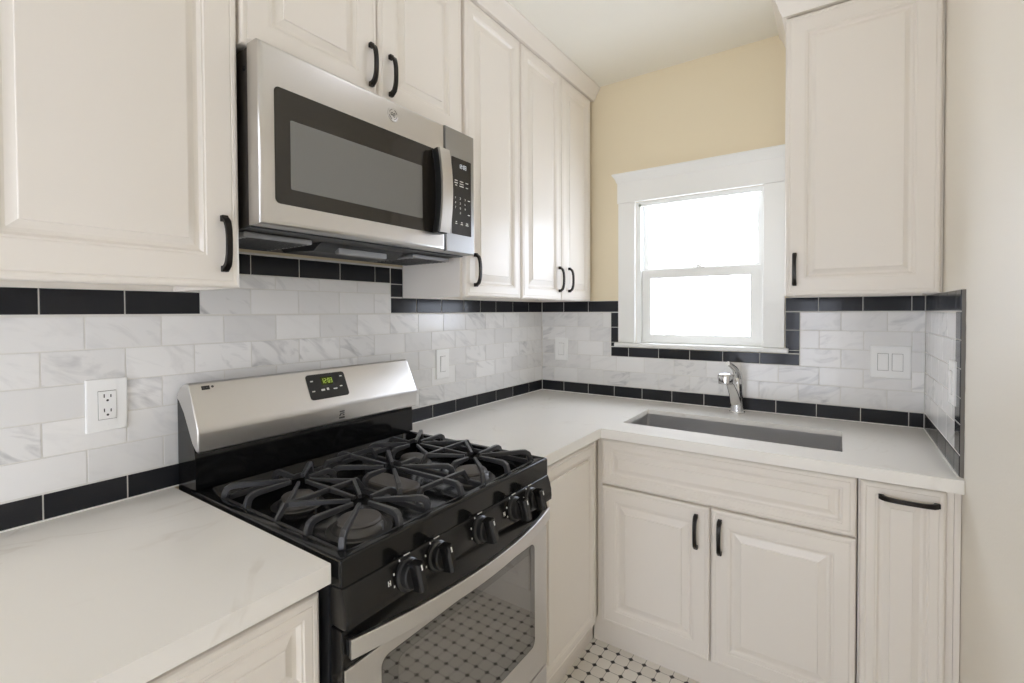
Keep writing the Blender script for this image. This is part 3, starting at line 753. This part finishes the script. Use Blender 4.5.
# grates
ZT = .942; ZL = .910; gx0, gx1 = .190, .690
def finger(mb, p, q, low=True):      # from frame point p to tip q, rising close to the frame
    p = Vector((p[0], p[1], 0)); q = Vector((q[0], q[1], 0)); d = (q-p).normalized(); side = Vector((-d.y, d.x, 0))
    if low: path = [p+Vector((0, 0, ZL)), p+d*.0015+Vector((0, 0, ZL+.014)), p+d*.006+Vector((0, 0, ZT-.007)), p+d*.016+Vector((0, 0, ZT-.001)), p+d*.028+Vector((0, 0, ZT)), q+Vector((0, 0, ZT))]; hs = [.014, .015, .015, .0145, .0135, .0095]; ws = [.0135, .013, .0125, .012, .0115, .0085]
    else: path = [p+Vector((0, 0, ZT)), q+Vector((0, 0, ZT))]; hs = [.012, .009]; ws = [.010, .0075]
    mb.bar(path, side, ws, hs)
def ringbar(mb, x0, y0, x1, y1):
    r = .014
    mid = rr(x0, y0, x1, y1, r, ZL, 3); n = len(mid); rings = []
    cxx, cyy = (x0+x1)/2, (y0+y1)/2
    rings = [rr(x0-.005, y0-.005, x1+.005, y1+.005, r+.005, ZL-.008, 3), rr(x0-.005, y0-.005, x1+.005, y1+.005, r+.005, ZL+.003, 3), rr(x0-.003, y0-.003, x1+.003, y1+.003, r+.003, ZL+.005, 3),
             rr(x0+.003, y0+.003, x1-.003, y1-.003, r-.003, ZL+.005, 3), rr(x0+.005, y0+.005, x1-.005, y1-.005, r-.005, ZL+.003, 3), rr(x0+.005, y0+.005, x1-.005, y1-.005, r-.005, ZL-.008, 3)]
    rings.append(rings[0])
    mb.loops(rings, cap0=False, cap1=False)
    for x, y in ((x0+.004, y0+.004), (x1-.004, y0+.004), (x0+.004, y1-.004), (x1-.004, y1-.004)):
        mb.box((x-.007, y-.007, .8775), (x+.007, y+.007, ZL+.002), r=.002)
def tip(c, p, g=.026):
    v = Vector((p[0]-c[0], p[1]-c[1])); v.normalize(); return (c[0]+v.x*g, c[1]+v.y*g)
for y0, y1, yc in ((-1.888, -1.650, -1.750), (-1.440, -1.202, -1.340)):
    mb = MB(); ringbar(mb, gx0, y0, gx1, y1); xm = (gx0+gx1)/2
    # middle bar across, at finger height, dropping to the frame at both ends
    mb.bar([(xm, y0, ZL), (xm, y0+.006, ZL+.010), (xm, y0+.022, ZT), (xm, y1-.022, ZT), (xm, y1-.006, ZL+.010), (xm, y1, ZL)], (1, 0, 0), .010, .012)
    for xc, xa, xb in ((.312, gx0, xm), (.562, xm, gx1)):
        c = (xc, yc)
        for p in ((xa, y0), (xa, y1), (xb, y0), (xb, y1), (xc, y0), (xc, y1), (xa, yc), (xb, yc)):
            onmid = abs(p[0]-xm) < 1e-6
            pp = (p[0], p[1]+(.03 if p[1] == y0 else -.03 if p[1] == y1 else 0)) if onmid else (p[0]+(.012 if p[0] == gx0 and p[1] in (y0, y1) else -.012 if p[0] == gx1 and p[1] in (y0, y1) else 0), p[1])
            finger(mb, pp, tip(c, pp), low=not onmid)
    obj('grate', mb, 'cast_iron', t, ang=24)
y0, y1 = -1.645, -1.445
mb = MB(); ringbar(mb, gx0, y0, gx1, y1); c = (.437, -1.545)
for p in ((gx0, -1.545), (gx1, -1.545), (.437, y0), (.437, y1), (.300, y0), (.300, y1), (.574, y0), (.574, y1)):
    finger(mb, p, tip(c, p, .028))
for x in (.245, .629):
    mb.bar([(x, y0, ZL), (x, y0+.006, ZL+.010), (x, y0+.022, ZT), (x, y1-.022, ZT), (x, y1-.006, ZL+.010), (x, y1, ZL)], (1, 0, 0), .010, .012)
obj('grate', mb, 'cast_iron', t, ang=24)
# backguard
pr = [(.016, .8692), (.0875, .8692), (.0875, .922), (.118, .924), (.118, 1.000), (.112, 1.030), (.100, 1.050), (.060, 1.170), (.016, 1.160)]
obj('backguard_vent', MB().loops([[(x, y, z) for x, z in pr] for y in (ry0+.002, ry1-.002)]), 'black_enamel', t)
pr = [(.0160, 1.158), (.040, 1.184), (.066, 1.1945), (.082, 1.1970), (.090, 1.1925), (.1385, 1.090), (.1415, 1.079), (.1418, 1.070), (.1405, 1.026), (.137, 1.0215), (.131, 1.024), (.112, 1.040), (.060, 1.120), (.030, 1.150)]
mb = MB(); ym = (ry0+ry1)/2; rings = []
def scl(s, y): 
    cx_, cz_ = .085, 1.10
    return [(cx_+(x-cx_)*s, y, cz_+(z-cz_)*s) for x, z in pr]
rings = [scl(.93, ry0-.001), scl(.985, ry0+.001), scl(1, ry0+.006), scl(1, ry1-.006), scl(.985, ry1-.001), scl(.93, ry1+.001)]
mb.loops(rings); bg = obj('backguard', mb, 'stainless', t, ang=25)
# sloping face frame on the backguard: along y, up the slope, outward
A_, B_ = Vector((.1385, 0, 1.090)), Vector((.090, 0, 1.1925)); upv = (B_-A_).normalized(); nv = Vector((upv.z, 0, -upv.x))
def SL(y, s): 
    o = A_+upv*s; return frame((o.x, y, o.z), (0, 1, 0), tuple(upv), tuple(nv))
cp = obj('clock_panel', MB().nested(.140, .083, [(0, .0002), (0, .0012), (.0015, .002), (.003, .0016)], SL(-1.600, .018), rad=.010), 'black_plastic', bg)
obj('display_window', MB().nested(.042, .028, [(0, .0012), (0, .0019), (.0004, .0020)], SL(-1.552, .062) , rad=.002), 'display_green', cp)
mb = MB(); digits(mb, '12:03', SL(-1.549, .068) @ Matrix.Translation((0, 0, .0021)), .016, .0066, .0017); obj('clock_digits', mb, 'clock_green', cp)
mb = MB()
for y, s_, w_, h_ in ((-1.588, .077, .009, .004), (-1.480, .084, .009, .0035), (-1.590, .044, .010, .0035), (-1.558, .044, .013, .006), (-1.538, .044, .008, .008), (-1.514, .044, .014, .0035), (-1.488, .050, .009, .0035)):
    obj('button_mark', MB().box((0, 0, .0018), (w_, h_, .0023), SL(y, s_)), 'mark_white', cp)
obj('rating_label', MB().box((-1.895+1.895, 0, .0002), (.020, .011, .0007), SL(-1.893, .096)), 'slot_black', bg)
mb = MB().box((.002, .004, .0007), (.007, .007, .001), SL(-1.893, .096)); mb.box((.011, .005, .0007), (.015, .008, .001), SL(-1.893, .096))
mb.lathe([(.0035, .0002), (.0035, .0006), (.0025, .0007), (.0002, .0006)], SL(-1.866, .103), 14)
obj('label_marks', mb, 'mark_grey', bg)
# small emblem on the lower lip
A2, B2 = Vector((.1405, 0, 1.026)), Vector((.1418, 0, 1.070)); u2 = (B2-A2).normalized(); n2 = Vector((u2.z, 0, -u2.x))
Em = frame((A2.x, -1.497, A2.z), (0, 1, 0), tuple(u2), tuple(n2))
mb = MB()
mb.box((-.010, .030, .0002), (.008, .034, .0008), Em); mb.box((-.003, .024, .0002), (.008, .027, .0008), Em)
mb.prism([(-.012, .018), (-.007, .018), (-.002, .026), (-.007, .026)], .0002, .0008, Em); mb.prism([(.001, .018), (.008, .018), (.008, .021), (.003, .023)], .0002, .0008, Em)
mb.box((-.012, .009, .0002), (.009, .0145, .0008), Em)
obj('emblem', mb, 'mark_grey', bg)
# control panel
pr = [(.690, .8682), (.7205, .8682), (.7245, .866), (.732, .846), (.7365, .825), (.738, .806), (.7365, .794), (.730, .7895), (.690, .7895)]
mb = MB(); rings = []
for y, s_ in ((ry0-.001, .010), (ry0+.001, .003), (ry0+.006, 0), (ry1-.006, 0), (ry1-.001, .003), (ry1+.001, .010)):
    rings.append([(x-(s_ if x > .7 else 0), y, z+(-s_*.4 if z > .84 else s_*.4)) for x, z in pr])
mb.loops(rings); ctl = obj('control_panel', mb, 'black_panel', t, ang=30)
K_ = Vector((.985, 0, .17)).normalized(); Ku = Vector((-K_.z, 0, K_.x))
def KN(y): return frame((.7355, y, .831), (0, 1, 0), tuple(Ku), tuple(K_))
for y in (-1.769, -1.679, -1.522, -1.370, -1.286):
    M = KN(y) @ Matrix.Scale(1.2, 4)
    kb = obj('knob', MB().lathe([(.0275, -.003), (.0275, .003), (.0255, .005), (.0235, .006), (.0225, .016), (.0205, .018), (.001, .0185)], M, 30), 'black_plastic', t)
    mb = MB()
    mb.loops([[(-.0085*q, -.024*p_, c_), (.0085*q, -.024*p_, c_), (.0085*q, .024*p_, c_), (-.0085*q, .024*p_, c_)] for q, p_, c_ in ((1, 1, .014), (1, 1, .030), (.8, .98, .036), (.55, .93, .039))], M @ Matrix.Rotation(.12, 4, 'Z'))
    gr = obj('grip', mb, 'black_panel', kb)
    obj('pointer_mark', MB().box((-.0015, .012, .0388), (.0015, .021, .0396), M @ Matrix.Rotation(.12, 4, 'Z')), 'mark_white', gr)
for y in (-1.769, -1.679, -1.522, -1.370, -1.286):
    for a in (2.05, 2.75, 3.35):
        obj('dial_dot', MB().box((-.0014, -.0022, -.0004), (.0014, .0022, .0008), KN(y) @ Matrix.Translation((.039*math.cos(a), .039*math.sin(a), -.0005))), 'mark_white', ctl)
    obj('dial_line', MB().box((-.005, .0385, -.0016), (.012, .0402, 0.0), KN(y)), 'mark_white', ctl)
for y in (-1.822, -1.424):
    mb = MB()
    mb.box((0, -.002, -.0004), (.0016, .008, .0006), KN(y)); mb.box((.005, -.002, -.0004), (.0066, .008, .0006), KN(y)); mb.box((0, .002, -.0004), (.0066, .0036, .0006), KN(y))
    obj('burner_symbol', mb, 'mark_white', ctl)
# oven door
dz0, dz1 = .268, .782
od = obj('oven_door', MB().box((.680, ry0+.004, dz0), (.716, ry1-.004, dz1), r=.004), 'black_panel', t)
obj('door_skin', MB().nested(ry1-ry0-.016, .708-dz0-.002, [(0, 0), (0, .0045), (.002, .0055), (.004, .0058)], FL(.7148, ry0+.008, dz0+.002)), 'stainless', od, label='brushed stainless oven door panel')
wg = obj('oven_window', MB().nested(.584, .316, [(0, .0002), (0, .0008), (.001, .0012)], FL(.7205, -1.829, .366), rad=.020), 'oven_glass', od)
obj('window_pane', MB().nested(.515, .268, [(0, .0012), (0, .0014), (.0005, .0016)], FL(.7205, -1.786, .392), rad=.018), 'oven_glass_inner', wg)
n = 24; hp = []
for i in range(n+1):
    u = -1+2*i/n; hp.append((.727+.047*(1-u*u), -1.5415+.366*u, .750))
h = obj('handle', MB().bar(hp, (0, 0, 1), .037, .013), 'stainless', od)
for u in (-1, 1): obj('handle_mount', MB().box((.7165, -1.5415+.352*u-.014, .735), (.7240, -1.5415+.352*u+.014, .765)), 'black_plastic', h)
obj('storage_drawer', MB().nested(ry1-ry0-.010, .205, [(0, 0), (0, .034), (.003, .0385), (.006, .039)], FL(.680, ry0+.005, .058)), 'stainless', t)

# ------------------------------------------------------------------ ceiling lamp and added fill panel
def lamp(x, y, label, r=.105):
    t = thing('ceiling_lamp', (x, y, HC), label, 'lamp')
    M = frame((x, y, HC-.0005), (1, 0, 0), (0, -1, 0), (0, 0, -1))
    obj('base_plate', MB().lathe([(.075, 0), (.077, .008), (.070, .016), (.030, .022), (.022, .050), (.036, .054), (.040, .068), (.002, .070)], M, 40), 'chrome', t)
    n = 16
    obj('glass_globe', MB().lathe([(r*math.sin(PI*(.1+.9*k/n)) if k < n else .001, .062+r*math.cos(PI*.1)*.86-r*.86*math.cos(PI*(.1+.9*k/n))) for k in range(n+1)], M, 40), 'lamp_glass', t)
lamp(1.02, -1.12, 'round white glass ceiling lamp above the sink area')
t = thing('ceiling_fill_panel', (.95, -3.2, HC), 'added long flat ceiling fill light panel behind the viewer', 'lamp')  # unseen panel added as soft fill
M = frame((.55, -2.50, HC-.0005), (1, 0, 0), (0, -1, 0), (0, 0, -1))
obj('frame', MB().nested(.80, 1.40, [(0, 0), (0, .045), (.004, .05), (.020, .05), (.022, .040)], M), 'window_paint', t)
obj('diffuser', MB().nested(.752, 1.352, [(0, .041), (0, .046), (.006, .048)], M @ Matrix.Translation((.024, .024, 0))), 'fill_panel_glow', t)

# daylight: overcast sky seen only through the frosted window
w = bpy.data.worlds.new('sky'); bpy.context.scene.world = w; w.use_nodes = True
bg = w.node_tree.nodes['Background']; bg.inputs[0].default_value = (.90, .94, 1.06, 1); bg.inputs[1].default_value = 1.0

# ------------------------------------------------------------------ camera
cam = bpy.data.cameras.new('camera'); co = bpy.data.objects.new('camera', cam); C.objects.link(co)
yaw, pitch, roll, f = .6028, -.0177, -.0041, 476.663
fwd = Vector((-math.sin(yaw), math.cos(yaw), 0)); right = Vector((math.cos(yaw), math.sin(yaw), 0)); up = Vector((0, 0, 1))
fwd, up = fwd*math.cos(pitch)+up*math.sin(pitch), up*math.cos(pitch)-fwd*math.sin(pitch)
right, up = right*math.cos(roll)+up*math.sin(roll), up*math.cos(roll)-right*math.sin(roll)
co.matrix_world = frame((1.4772, -2.4592, 1.3792), tuple(right), tuple(up), tuple(-fwd))
cam.sensor_fit = 'HORIZONTAL'; cam.sensor_width = 36; cam.lens = 36*f/1024; cam.shift_y = -21.126/1024; cam.clip_start = .01
S = bpy.context.scene; S.camera = co
S.view_settings.view_transform = 'Standard'; S.view_settings.look = 'None'; S.view_settings.gamma = 1; S.view_settings.use_curve_mapping = False
S.view_settings.exposure = 0.08
S.cycles.max_bounces = 14; S.cycles.diffuse_bounces = 8; S.cycles.glossy_bounces = 6; S.cycles.transmission_bounces = 6
S.cycles.sample_clamp_indirect = 12
